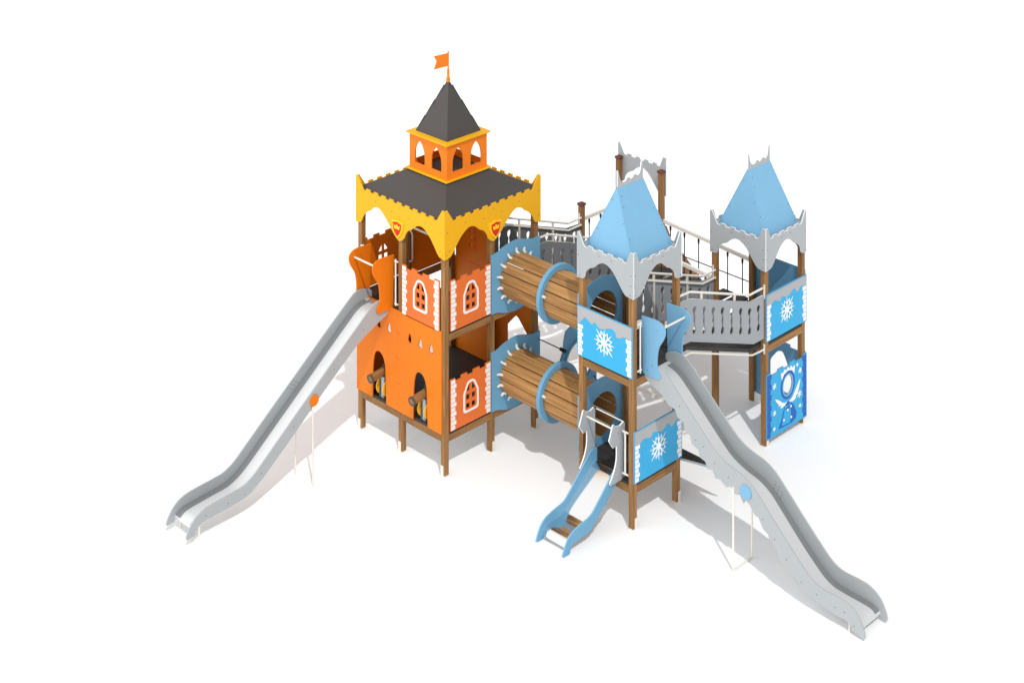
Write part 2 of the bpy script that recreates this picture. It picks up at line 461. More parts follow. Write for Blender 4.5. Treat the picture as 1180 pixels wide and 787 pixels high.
# crenelated panels
castle_panel(T, plane('y', -.066, -1), -.935, 2.237, 3.03, M['salmon'])
castle_panel(T, plane('x', .066, 1), .06, 2.237, 3.03, M['salmon'])
castle_panel(T, plane('x', .066, 1), .06, .682, 1.485, M['salmon'])
castle_panel(T, plane('x', -2.066, -1), .06, 2.237, 3.06, M['orange'], False)
castle_panel(T, plane('y', 2.066, 1), -1.935, 2.237, 3.06, M['orange'], False)
panel('wall', rect(-1.93, 2.30, -1.10, 2.96), plane('y', 2.26, 1), .02, M['orange'], T)
panel('wall', rect(1.05, 2.16, 1.95, 3.55), plane('x', -2.066, -1), .02, M['orange'], T)
tube('grab_bar', [(-1.95, 1, 3.03), (-1.05, 1, 3.03)], .02, M['cream'], T)
def handle(parent, pts_axis):
    return tube('grab_bar', pts_axis, .014, M['cream'], parent)
handle(T, [(-1.955, 1.0, 2.96), (-1.91, 1.0, 2.95), (-1.88, 1.0, 2.9), (-1.88, 1.0, 2.5), (-1.91, 1.0, 2.45), (-1.955, 1.0, 2.44)])
handle(T, [(-1.045, -.055, 3.02), (-1.12, -.055, 3.02)]); handle(T, [(-1.045, -.055, 2.34), (-1.12, -.055, 2.34)])
handle(T, [(-1.10, -.055, 3.05), (-1.10, -.055, 2.31)])
handle(T, [(-1.96, -.055, 3.02), (-1.88, -.055, 3.02)]); handle(T, [(-1.90, -.055, 3.05), (-1.90, -.055, 2.31)])
# yellow two-arch fascias with crests
RO = 1.0725
def castle_fascia(ax, val, sg, f, e):
    W = 2*RO
    top = [(0, 4.14), (.06, 4.145), (.19, 3.95)]
    n = 9
    for i in range(n):
        a = .26+i*(W-.62)/(n-1)
        top += [(a, 3.95), (a, 3.985), (a+.1, 3.985), (a+.1, 3.95)]
    top += [(W-.19, 3.95), (W-.06, 4.145), (W, 4.14)]
    A = sm([(.15, 3.44), (.19, 3.52), (.27, 3.61), (.345, 3.65)], 3)+sm([(.36, 3.66), (.44, 3.725), (.53, 3.757), (.6, 3.75), (.7, 3.69), (.83, 3.57), (.93, 3.47), (1.03, 3.395)], 4)
    B = sm([(1.13, 3.40), (1.19, 3.45), (1.23, 3.53), (1.29, 3.6), (1.375, 3.645)], 3)+sm([(1.39, 3.655), (1.48, 3.725), (1.57, 3.757), (1.66, 3.745), (1.79, 3.66), (1.90, 3.54), (1.97, 3.45), (2.02, 3.405)], 4)
    pts = top+[(W, 3.385)]+B[::-1]+[(1.08, 3.375)]+A[::-1]+[(.12, 3.405), (0, 3.385)]
    cl = lambda u: max(e, min(W-e, u))
    fp = panel('fascia', [(f(cl(u)), z) for u, z in pts], plane(ax, val, sg), .02, M['yellow'], T)
    pl = plane(ax, val, sg)
    screws([(f(u), z) for u, z in ((.05, 3.9), (.05, 3.5), (.5, 3.85), (.9, 3.8), (1.3, 3.8), (1.7, 3.85), (W-.06, 3.8), (W-.1, 3.5), (W-.05, 3.45), (1.08, 3.9))], pl, fp)
    # crest: raised shield, red field, yellow crown
    c = RO-.02; k = lambda l: [(f(c+u), 3.58+v) for u, v in l]
    sh = lambda s: [(-.13*s, .105*s), (-.06*s, .112*s), (0, .135*s), (.06*s, .112*s), (.13*s, .105*s), (.12*s, 0), (.075*s, -.09*s), (0, -.165*s), (-.075*s, -.09*s), (-.12*s, 0)]
    s0 = panel('crest', k(sh(1.0)), plane(ax, val+sg*.024, sg), .024, M['crown'], fp)
    decal('crest_field', [k(sh(.78))], plane(ax, val+sg*.024, sg), M['red'], s0 if False else fp, .004)
    decal('crest_crown', [k([(-.06, -.01), (.06, -.01), (.075, .06), (.038, .03), (0, .07), (-.038, .03), (-.075, .06)])], plane(ax, val+sg*.028, sg), M['crown'], fp, .004)
cx, cy = -1, 1
castle_fascia('y', cy-RO, -1, lambda u: cx-RO+u, 0)
castle_fascia('x', cx+RO, 1, lambda u: cy+RO-u, .0215)
castle_fascia('y', cy+RO, 1, lambda u: cx+RO-u, 0)
castle_fascia('x', cx-RO, -1, lambda u: cy+RO-u, .0215)
# low roof, lantern, spire and flag
def frustum(name, x, y, a0, z0, a1, z1, mat, parent):
    bm = bmesh.new()
    q = ((-1, -1), (1, -1), (1, 1), (-1, 1))
    b = [bm.verts.new((x+s*a0, y+t*a0, z0)) for s, t in q]
    if a1 > 0:
        u = [bm.verts.new((x+s*a1, y+t*a1, z1)) for s, t in q]
        for i in range(4): bm.faces.new((b[i], b[(i+1) % 4], u[(i+1) % 4], u[i]))
        bm.faces.new(u)
    else:
        p = bm.verts.new((x, y, z1))
        for i in range(4): bm.faces.new((b[i], b[(i+1) % 4], p))
    bm.faces.new(b[::-1])
    return from_bm(name, bm, mat, parent)
roof = frustum('roof', cx, cy, 1.045, 3.945, .44, 4.262, M['roofdark'], T)
for sx_, sy_ in ((-1, -1), (1, -1), (1, 1), (-1, 1)):
    tube('roof_seam', [(cx+sx_*1.045, cy+sy_*1.045, 3.945), (cx+sx_*.45, cy+sy_*.45, 4.257)], .0045, M['darkgrey'], roof, 6)
box('lantern_floor', (cx-.498, cy-.498, 4.262), (cx+.498, cy+.498, 4.285), M['yellow'], T, .004)
box('lantern_deck', (cx-.40, cy-.40, 4.286), (cx+.40, cy+.40, 4.292), M['roofdark'], T)
la = .448
def lantern_wall(ax, val, sg, c, e):
    def ar(m):
        return [(m-.12, 4.39)]+sm([(m-.12, 4.52), (m-.105, 4.62), (m-.06, 4.71), (m, 4.765)], 3)+sm([(m+.06, 4.71), (m+.105, 4.62), (m+.12, 4.52)], 3)+[(m+.12, 4.39)]
    panel('lantern_wall', [rect(c-la+e, 4.285, c+la-e, 4.845), ar(c-.2), ar(c+.2)], plane(ax, val, sg), .02, M['lantern'], T)
lantern_wall('y', cy-la, -1, cx, 0); lantern_wall('x', cx+la, 1, cy, .0205); lantern_wall('y', cy+la, 1, cx, 0); lantern_wall('x', cx-la, -1, cy, .0205)
box('lantern_cornice', (cx-.492, cy-.492, 4.845), (cx+.492, cy+.492, 4.872), M['yellow'], T, .004)
sp = frustum('spire', cx, cy, .375, 4.873, .012, 5.69, M['roofdark'], T)
sq = ((-1, -1), (1, -1), (1, 1), (-1, 1))
for sx_, sy_ in sq:   # stepped lap strips along the hips
    for z0, z1 in ((4.873, 5.12), (5.12, 5.38), (5.38, 5.62)):
        f = lambda z: .375*(5.715-z)/(5.715-4.873)
        tube('hip_strip', [(cx+sx_*f(z0), cy+sy_*f(z0), z0+.004), (cx+sx_*(f(z1)+.004), cy+sy_*(f(z1)+.004), z1)], [.004, .011], M['roofdark'], sp, 6)
bm = bmesh.new()
add_tube(bm, [(cx, cy, 5.67), (cx, cy, 5.69), (cx, cy, 5.72), (cx, cy, 5.745), (cx, cy, 5.75), (cx, cy, 5.87), (cx, cy, 5.875), (cx, cy, 6.17)], [.03, .035, .035, .025, .022, .022, .013, .013], 12)
fpole = from_bm('flag_pole', bm, M['lantern'], T, smooth=True)
panel('flag', [(cy-.012, 5.93), (cy-.012, 6.14), (cy-.315, 6.155), (cy-.255, 6.06), (cy-.315, 5.94)], plane('x', cx+.006, 1), .012, M['lantern'], fpole)

# ------------------------------------------------------------------ cannons behind the arches
def cannon(x, label):
    C = thing('toy_cannon', label, 'toy cannon', (x, .12, .675), 'toy cannons behind the arches')
    y0, y1 = -.27, .36; z0, z1 = 1.075, 1.14
    d = Vector((0, y1-y0, z1-z0)); L = d.length
    bm = bmesh.new(); add_tube(bm, [(0, 0, 0), (0, 0, L)], .066, 20)
    b = from_bm('barrel', bm, M['wood'], C, smooth=True)
    b.matrix_basis = Matrix.Translation((x, y0, z0)) @ d.to_track_quat('Z', 'Y').to_matrix().to_4x4()
    dn = d.normalized()
    bm = bmesh.new()
    n = 20; P0 = Vector((x, y0-.004, z0)); X = Vector((1, 0, 0)); Y = dn.cross(X)
    rings = []
    for (r, o) in ((.047, .012), (.047, 0), (.073, 0), (.073, .03), (.0655, .03)):
        rings.append([bm.verts.new(P0+dn*o+r*(math.cos(2*PI*k/n)*X+math.sin(2*PI*k/n)*Y)) for k in range(n)])
    for a, c in zip(rings, rings[1:]):
        for k in range(n): bm.faces.new((a[k], a[(k+1) % n], c[(k+1) % n], c[k]))
    from_bm('muzzle_ring', bm, M['darkgrey'], b)
    prof = [(-.02, .68), (.40, .68), (.40, .9), (.33, 1.2), (.2, 1.28), (.08, 1.22), (.0, 1.0)]
    panel('cheek', sm(prof+[prof[0]], 3), plane('x', x+.062, 1), .022, M['darkgrey'], C)
    panel('cheek', sm(prof+[prof[0]], 3), plane('x', x-.04, 1), .022, M['darkgrey'], C)
    box('body', (x-.036, -.005, .68), (x+.036, .35, 1.02), M['steelgrey'], C, .006)
    for s in (-1, 1):
        bm = bmesh.new(); add_tube(bm, [(x+s*.068, .09, .85), (x+s*.093, .09, .85)], .155, 24)
        w = from_bm('wheel', bm, M['yellow'], C, smooth=True)
        bm = bmesh.new(); add_tube(bm, [(x+s*.09, .09, .85), (x+s*.103, .09, .85)], .04, 14)
        from_bm('hub', bm, M['darkgrey'], w, smooth=True)
cannon(-1.48, 'toy cannon poking its wooden barrel out of the arch under the long slide')
cannon(-.48, 'toy cannon poking its wooden barrel out of the arch nearest the front corner post')

# ------------------------------------------------------------------ slides
def strip(bm, prof, w0, w1, to3, th=.012):
    """sheet of thickness th following prof (d,z) between w0 and w1"""
    top = [[bm.verts.new(to3(d, w, z)) for w in (w0, w1)] for d, z in prof]
    bot = [[bm.verts.new(to3(d, w, z-th)) for w in (w0, w1)] for d, z in prof]
    for i in range(len(prof)-1):
        bm.faces.new((top[i][0], top[i][1], top[i+1][1], top[i+1][0])); bm.faces.new((bot[i][0], bot[i][1], bot[i+1][1], bot[i+1][0]))
        for k in (0, 1): bm.faces.new((top[i][k], top[i+1][k], bot[i+1][k], bot[i][k]))
    for e in (0, -1): bm.faces.new((top[e][0], top[e][1], bot[e][1], bot[e][0]))

def slide_body(S, ax, base, sgn, w0, w1, top, bottom, bed, up, mat, bedmat, edge=None):
    """ax 'y': runs along -Y from base with walls on planes X=w; ax 'x': runs along +X with walls on planes Y=w"""
    pos = lambda d: base+sgn*d
    loop = [(pos(d), z) for d, z in top+bottom]
    nax = 'x' if ax == 'y' else 'y'
    near, far = (w1, w0) if ax == 'y' else (w0, w1)
    ns = 1 if ax == 'y' else -1
    walls = []
    for w, s in ((near, ns), (far, -ns)):
        walls.append(panel('side_wall', loop, plane(nax, w, s), .022, mat, S, edge))
    to3 = (lambda d, w, z: (w, pos(d), z)) if ax == 'y' else (lambda d, w, z: (pos(d), w, z))
    bm = bmesh.new(); a, b = min(w0, w1)+.024, max(w0, w1)-.024
    strip(bm, bed, a-.003, b+.003, to3)
    bd = from_bm('slide_bed', bm, bedmat, S, smooth=True)
    if up:                                 # shade beside the side walls, put in as dark strips on the bed
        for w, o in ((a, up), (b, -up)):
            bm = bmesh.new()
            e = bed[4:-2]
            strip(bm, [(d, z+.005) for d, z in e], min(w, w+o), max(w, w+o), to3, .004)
            from_bm('shade_strip', bm, M['shadegrey'], S)
    return walls, bd

# long grey slide of the castle tower (runs along -Y)
S = thing('slide', 'long straight grey slide with orange entry boards on the orange castle tower', 'slide', (-1.5, -.1, 0), 'long grey slides')
top = [(.0, 2.2), (.0, 2.33)]+sm([(.05, 2.37), (.18, 2.41), (.34, 2.405), (.47, 2.33), (.65, 2.195), (1.0, 1.93), (1.42, 1.605), (2.05, 1.12), (2.41, .84), (2.57, .715), (2.70, .615), (2.83, .54), (2.95, .50), (3.1, .485), (3.5, .46), (3.66, .43), (3.8, .355), (3.90, .235), (3.945, .14)], 5)+[(3.93, .115)]
bot = [(3.80, .125), (3.785, .17)]+sm([(3.75, .22), (3.63, .27), (3.3, .285), (3.0, .305), (2.85, .33), (2.70, .40), (2.56, .49), (2.2, .755), (1.63, 1.19), (1.0, 1.665), (.69, 1.88), (.4, 2.02), (.15, 2.12)], 4)
bed = sm([(.0, 2.225), (.2, 2.225), (.38, 2.185), (.6, 2.03), (1.0, 1.725), (1.42, 1.40), (2.05, .915), (2.41, .635), (2.57, .515), (2.70, .43), (2.85, .365), (2.98, .335), (3.2, .322), (3.62, .29), (3.74, .25), (3.80, .20)], 5)
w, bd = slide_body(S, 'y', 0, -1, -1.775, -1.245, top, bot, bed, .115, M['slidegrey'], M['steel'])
pX = plane('x', -1.245, 1)
scr = [(-3.6, .34), (-3.2, .36), (-2.9, .38), (-2.0, 1.04), (-1.2, 1.64), (-.6, 2.06), (-2.6, .57)]
screws(scr, pX, w[0], .007)
screws([(-1.62+.05*i-.045*j, 1.30+.035*i+.03*j) for i in range(3) for j in range(3)], plane('x', -1.753, 1), w[1], .006)
decal('joint_disc', [circ(-1.60, 1.30, .085, n=24)], pX, M['orange'], S, .02)
def eboard(name, ax, val, sg, pts, mat, parent):
    return panel(name, pts, plane(ax, val, sg), .022, mat, parent)
OB = lambda f: [(f(-.06), 3.07)]+sm([(f(.2), 3.09), (f(.30), 3.075), (f(.38), 3.02), (f(.39), 2.93), (f(.35), 2.83), (f(.27), 2.70), (f(.24), 2.57), (f(.235), 2.42), (f(.27), 2.345), (f(.30), 2.30), (f(.29), 2.245), (f(.22), 2.225)], 4)+[(f(-.04), 2.225)]
for k, x in enumerate((-1.80, -1.222)):
    bdp = eboard('entry_board', 'x', x+.011, 1, OB(lambda u: -u-.05), M['orange'], S)
    screws([(-.2, 2.95), (-.12, 2.4)], plane('x', x+.011, 1), bdp, .007)
tube('cross_bar', [(-1.79, -.33, 2.96), (-1.23, -.33, 2.96)], .016, M['cream'], S)
tubes('stand', [[(-1.225, -1.635, 0), (-1.225, -1.635, 1.22)], [(-1.66, -1.635, 0), (-1.66, -1.635, 1.21)], [(-1.225, -1.635, 1.15), (-1.66, -1.635, 1.15)]], .014, M['cream'], S)
tubes('exit_stand', [[(-1.27, -3.70, 0), (-1.27, -3.70, .26)], [(-1.74, -3.70, 0), (-1.74, -3.70, .26)], [(-1.27, -3.70, .24), (-1.74, -3.70, .24)]], .014, M['cream'], S)

# long grey slide of the blue tower (runs along +X)
S = thing('slide', 'long humped grey slide with jagged lower edge and blue entry boards on front tower', 'slide', (3.1, 1.5, 0), 'long grey slides')
top = [(.0, 2.2), (.0, 2.33)]+sm([(.05, 2.37), (.16, 2.41), (.33, 2.405), (.47, 2.335), (.75, 2.09), (1.03, 1.845), (1.32, 1.605), (1.48, 1.515), (1.65, 1.46), (1.84, 1.42), (2.03, 1.325), (2.25, 1.13), (2.56, .845), (2.88, .565), (3.04, .455), (3.2, .415), (3.42, .415), (3.6, .395), (3.76, .305), (3.85, .16), (3.875, .06)], 5)+[(3.855, .03)]
bt = [(3.665, .07), (3.655, .125), (3.60, .15), (3.54, .165), (3.42, .16), (3.17, .185), (3.08, .22), (2.98, .225), (2.90, .27), (2.82, .285), (2.77, .36), (2.70, .375), (2.63, .45), (2.53, .465), (2.46, .55), (2.42, .66), (2.32, .68), (2.29, .775), (2.2, .82), (2.13, .94), (2.06, .955), (1.98, 1.05), (1.90, 1.10), (1.86, 1.03), (1.80, 1.13), (1.72, 1.105), (1.64, 1.185), (1.56, 1.14), (1.45, 1.21), (1.36, 1.19), (1.31, 1.29), (1.22, 1.27), (1.18, 1.36), (1.08, 1.385), (1.05, 1.48), (.93, 1.52), (.90, 1.62), (.80, 1.67), (.78, 1.77), (.66, 1.81), (.62, 1.90), (.5, 1.92), (.36, 2.03), (.12, 2.12)]
bed = sm([(.0, 2.225), (.15, 2.215), (.34, 2.15), (.6, 1.945), (1.0, 1.60), (1.28, 1.37), (1.45, 1.28), (1.62, 1.222), (1.83, 1.17), (2.02, 1.07), (2.25, .865), (2.56, .578), (2.86, .33), (3.04, .23), (3.22, .20), (3.55, .19), (3.70, .17), (3.77, .11)], 5)
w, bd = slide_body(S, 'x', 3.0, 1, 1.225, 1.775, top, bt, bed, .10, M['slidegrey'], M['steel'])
pY = plane('y', 1.225, -1)
screws([(3.7, 1.98), (4.0, 1.6), (4.15, 1.56), (4.35, 1.4), (4.6, 1.3), (5.2, .95), (5.4, .75), (5.6, .56), (5.85, .36), (6.1, .3), (6.4, .26), (6.55, .26), (6.7, .14)], pY, w[0], .007)
screws([(5.0+.06*i+.02*j, 1.10-.05*i+.05*j) for i in range(3) for j in range(3)], plane('y', 1.753, -1), w[1], .006)
decal('joint_disc', [circ(4.91, 1.215, .095, n=24)], pY, M['blue'], S, .02)
for y in (1.222, 1.80):
    bdp = eboard('entry_board', 'y', y-.011, -1, OB(lambda u: 3.05+u), M['midblue'] if y > 9 else M['blue'], S)
    screws([(3.3, 2.95), (3.2, 2.4), (3.1, 2.3)], plane('y', y-.011, -1), bdp, .007)
tube('cross_bar', [(3.34, 1.235, 2.97), (3.34, 1.785, 2.97)], .016, M['cream'], S)
tubes('stand', [[(4.68, 1.23, .015), (4.68, 1.23, 1.2)], [(4.68, 1.665, .015), (4.68, 1.665, 1.17)], [(4.68, 1.23, .015), (4.68, 1.665, .015)]], .015, M['cream'], S)
tubes('exit_stand', [[(6.60, 1.27, 0), (6.60, 1.27, .18)], [(6.60, 1.73, 0), (6.60, 1.73, .18)], [(6.60, 1.27, .15), (6.60, 1.73, .15)]], .014, M['cream'], S)

# short blue slide of the front tower's lower deck (runs along -Y from Y = 1)
S = thing('slide', 'short low slide with blue sides, polished steel bed and grey notched grab boards', 'slide', (2.5, .9, 0))
top = [(-.05, .70), (-.05, .895)]+sm([(0, .905), (.08, .89), (.25, .745), (.47, .54), (.62, .41), (.70, .365), (.80, .345), (.93, .325), (1.06, .29), (1.16, .225), (1.23, .12), (1.265, .035)], 5)+[(1.25, .012), (1.12, .012)]
bt = [(1.105, .03), (1.10, .09), (1.07, .125), (.95, .13), (.74, .145), (.70, .165), (.66, .165), (.63, .20), (.56, .235), (.50, .305), (.43, .35), (.40, .385), (.36, .375), (.33, .43), (.22, .53), (.11, .62)]
bed = sm([(-.06, .68), (.05, .672), (.14, .62), (.62, .275), (.70, .225), (.80, .19), (.95, .185), (1.02, .18), (1.09, .15), (1.125, .11), (1.14, .08)], 6)
w, bd = slide_body(S, 'y', 1.0, -1, 2.225, 2.775, top, bt, bed, 0, M['slideblue'], M['mirror'], M['blue'])
GB = lambda f: [(f(-.06), 1.47), (f(-.03), 1.505), (f(.05), 1.475), (f(.17), 1.505), (f(.175), 1.535), (f(.205), 1.535)]+[(f(.29), 1.325), (f(.20), 1.195), (f(.165), 1.205), (f(.125), 1.20)]+sm([(f(.12), 1.14), (f(.125), 1.0), (f(.165), .87), (f(.22), .77), (f(.275), .70)], 4)+[(f(.26), .665), (f(.0), .665), (f(-.06), .70)]
for x in (2.205, 2.80):
    gb = panel('grab_board', GB(lambda u: .98-u), plane('x', x+.011, 1), .022, M['grey'], S, M['edge'])
    screws([(.9, 1.38), (.95, .85)], plane('x', x+.011, 1), gb, .007)
tube('cross_bar', [(2.215, .86, 1.42), (2.79, .86, 1.42)], .014, M['cream'], S)
tube('cross_bar', [(2.25, 1.03, 1.49), (2.80, 1.03, 1.49)], .009, M['cream'], S)

# ------------------------------------------------------------------ front blue tower
A = thing('ice_tower', 'taller front blue roofed tower on four timber posts between tunnels and humped slide', 'play tower', (2.5, 1.5, 0), 'blue roofed towers')
for (x, y) in ((2, 1), (3, 1), (3, 2), (2, 2)): post(A, x, y, 3.86, '+x')
platform(A, 2, 1, 3, 2, .675); platform(A, 2, 1, 3, 2, 2.235)
ZA = [(.012, .27), (.055, .26), (.09, .22), (.165, .14), (.3, .21), (.365, .155), (.46, .22), (.54, .20), (.64, .155), (.72, .14), (.77, .17), (.80, .24), (.85, .235), (.93, .19), (1.0, .185), (1.088, .19)]
snow_panel(A, plane('y', .934, -1), 1.945, 2.237, .755, ZA)
ZB = [(.012, .17), (.05, .2), (.09, .215), (.2, .145), (.36, .205), (.41, .145), (.56, .195), (.62, .175), (.74, .11), (.83, .21), (.93, .14), (1.0, .16), (1.088, .165)]
ZB2 = [(.012, .20), (.085, .235), (.2, .165), (.37, .205), (.42, .145), (.63, .205), (.76, .135), (.85, .225), (.97, .165), (1.088, .19)]
snow_panel(A, plane('x', 3.066, 1), .96, .69, .765, ZB2)
ice_roof(A, 2.5, 1.5, 0)
handle(A, [(3.055, 1.045, 3.0), (3.055, 1.13, 3.0)]); handle(A, [(3.055, 1.045, 2.32), (3.055, 1.13, 2.32)]); handle(A, [(3.055, 1.105, 3.04), (3.055, 1.105, 2.28)])
handle(A, [(2.955, .945, 1.41), (2.85, .945, 1.41)]); handle(A, [(2.955, .945, .79), (2.85, .945, .79)]); handle(A, [(2.90, .945, 1.42), (2.90, .945, .78)])
panel('side_step', [(2.1, 2.06), (2.97, 2.09), (3.72, 2.325), (2.1, 2.325)], plane('z', .625, 1), .035, M['deck'], A, M['steelgrey'])

# ------------------------------------------------------------------ rear blue tower
BY = 4.224; DZ = -.585
B = thing('ice_tower', 'lower rear blue roofed tower with a painted queen panel at ground level', 'play tower', (2.5, BY+.5, 0), 'blue roofed towers')
for (x, y) in ((2, BY), (3, BY), (3, BY+1), (2, BY+1)): post(B, x, y, 3.86+DZ, '+x')
platform(B, 2, BY, 3, BY+1, 2.235+DZ)
snow_panel(B, plane('x', 3.066, 1), BY-.04, 1.69, .76, ZB)
ice_roof(B, 2.5, BY+.5, DZ)
panel('back_panel', rect(1.96, 1.655, 3.04, 2.52), plane('y', BY+1.066, 1), .02, M['midblue'], B)
cl = [(u, z) for u, z in castle_loop(0, 0, 1.04, .875)]
panel('back_panel', [[(1.96+u*1.08/.875, .14+z) for u, z in cl], [(2.33, .35), (2.33, .78)]+sm([(2.36, .84), (2.47, .97), (2.54, 1.01), (2.60, 1.0), (2.68, .86), (2.78, .62)], 4)+[(2.82, .35)]], plane('y', BY+1.066, 1), .02, M['midblue'], B)
# queen panel
QX = plane('x', 3.066, 1); q0 = BY-.03
qm = lambda l: [(q0+u, .115+v) for u, v in l]
ql = [(0, 0), (1.09, 0), (1.09, 1.045), (.99, 1.045), (.99, 1.0), (.77, 1.0), (.77, 1.04), (.62, 1.04), (.62, 1.0), (.45, 1.0), (.45, 1.04), (.30, 1.04), (.30, 1.0), (.1, 1.0), (.1, 1.045), (0, 1.045)]
hole = circ(q0+.565, .115+.70, .125, .155, 32)
qp = panel('queen_panel', [qm(ql), hole], QX, .02, M['cyan'], B, M['midblue'])
decal('brick_trim', bricks(q0+.012, .13, 1.145, 1, 12, .085, .11, .01), QX, M['royal'], qp)
decal('brick_trim', bricks(q0+1.078, .13, 1.145, -1, 12, .085, .11, .01), QX, M['royal'], qp)
decal('oval_frame', [[circ(q0+.565, .115+.70, .19, .225, 32), circ(q0+.565, .115+.70, .152, .185, 32)]], QX, M['royal'], qp, .006)
decal('oval_rim', [[circ(q0+.565, .115+.70, .15, .183, 32), hole]], QX, M['blue'], qp, .005)
decal('crown', [qm([(.395, .83), (.455, .905), (.565, .935), (.675, .905), (.735, .83), (.755, .955), (.69, .935), (.655, .985), (.61, .945), (.565, .995), (.52, .945), (.475, .985), (.44, .935), (.375, .955)])], QX, M['white'], qp, .008)
decal('collar', [qm(sm([(.54, .43), (.44, .45), (.33, .53), (.22, .58), (.30, .48), (.33, .46), (.31, .44), (.38, .43), (.37, .39), (.45, .39), (.54, .43)], 3)),
                 qm(sm([(.59, .43), (.68, .45), (.78, .55), (.90, .68), (.86, .53), (.83, .50), (.85, .47), (.78, .45), (.78, .41), (.68, .39), (.59, .43)], 3))], QX, M['white'], qp, .007)
decal('gown', [qm([(.50, .42), (.63, .42), (.60, .37), (.53, .37)]),
               qm([(.48, .38), (.40, .20), (.32, .07), (.38, .07), (.42, .18), (.455, .28), (.47, .34)]),
               qm([(.66, .38), (.72, .33), (.80, .17), (.79, .09), (.68, .055), (.62, .06), (.66, .13), (.655, .26), (.63, .34)]),
               qm([(.50, .335), (.60, .345), (.66, .36), (.66, .345), (.60, .31), (.53, .305)]), qm([(.38, .07), (.62, .055), (.62, .065), (.38, .085)])], QX, M['royal'], qp, .006)
fl = []
for u, v, r in ((.20, .80, .05), (.20, .37, .042), (.90, .82, .045), (.88, .44, .06), (.82, .94, .028), (.19, .12, .03), (.89, .25, .03)):
    for k in range(3):
        a = k*PI/3+PI/6
        fl.append([(q0+u+x, .115+v+y) for x, y in (ROT(p, a) for p in ((-r, -.006), (r, -.006), (r, .006), (-r, .006)))])
    fl.append([circ(q0+u, .115+v, r*.35, n=8)])
for u, v, r in ((.45, .17, .02), (.65, .15, .02), (.55, .30, .022), (.64, .33, .02)): fl.append([circ(q0+u, .115+v, r, n=8)])
decal('snowflake', fl, QX, M['white'], qp, .0075)

# ------------------------------------------------------------------ crawl tunnels
def tunnel(zc, label):
    N = thing('crawl_tunnel', label, 'crawl tunnel', (1, 1.5, zc-.46), 'plank tunnels between the orange and the blue tower')
    R = .36; n = 14
    for k in range(n):
        a = 2*PI*(k+.5)/n; w = 2*R*math.sin(PI/n)-.015; mid = (1.5+R*math.cos(a), zc+R*math.sin(a))
        bm = bmesh.new(); add_box(bm, (-w/2, -.026, 0), (w/2, 0, 1.89))
        bmesh.ops.bevel(bm, geom=bm.edges[:], offset=.006, segments=1, affect='EDGES')
        o = from_bm('plank', bm, M['plank'], N)
        nrm = Vector((0, math.cos(a), math.sin(a))); zl = Vector((1, 0, 0)); xl = nrm.cross(zl)
        o.matrix_basis = Matrix.Translation((.065, mid[0], mid[1])) @ Matrix((xl, nrm, zl)).transposed().to_4x4()
    # middle ring
    bm = bmesh.new(); m = 56
    prof = ((.368, .965), (.455, .965), (.46, .97), (.46, 1.03), (.455, 1.035), (.368, 1.035))
    rings = [[bm.verts.new((x, 1.5+r*math.cos(2*PI*i/m), zc+r*math.sin(2*PI*i/m))) for r, x in prof] for i in range(m)]
    for i in range(m):
        a, b = rings[i], rings[(i+1) % m]
        for j in range(6): bm.faces.new((a[j], a[(j+1) % 6], b[(j+1) % 6], b[j]))
    rg = from_bm('middle_ring', bm, M['slideblue'], N, smooth=True)
    def wave(pl, ya=.955, yb=2.062):
        t = sm([(ya, .475), (1.09, .485), (1.22, .53), (1.40, .56), (1.55, .56), (1.72, .515), (1.9, .47), (yb, .47)], 4)
        b = sm([(yb, -.475), (1.9, -.485), (1.76, -.535), (1.58, -.565), (1.42, -.565), (1.24, -.53), (1.1, -.48), (ya, -.465)], 4)
        return panel('end_panel', [[(y, zc+z) for y, z in t+b], circ(1.5, zc, .33, n=40)], pl, .022, M['slideblue'], N)
    wave(plane('x', .068, 1)); wave(plane('x', 1.956, 1))
    # cream fittings where the planks meet the end panel, and one on the ring
    for k in range(n):
        a = 2*PI*(k+.5)/n; c, s = math.cos(a), math.sin(a)
        bm = bmesh.new()
        P = lambda x, r: (x, 1.5+r*c, zc+r*s)
        add_tube(bm, [P(.082, .44), P(.082, .395), P(.095, .376), P(.135, .374)], [.016, .020, .022, .019], 8)
        from_bm('fitting', bm, M['cream'], N, smooth=True)
    for a in (math.radians(168),):
        c, s = math.cos(a), math.sin(a)
        bm = bmesh.new(); add_tube(bm, [(1.02, 1.5+.385*c, zc+.385*s), (1.09, 1.5+.385*c, zc+.385*s)], .022, 10)
        from_bm('fitting', bm, M['cream'], N, smooth=True)
    return N
tunnel(2.68, 'upper wooden plank crawl tunnel with a blue ring round its middle')
tunnel(1.125, 'lower wooden plank crawl tunnel with a blue ring, directly below its twin')

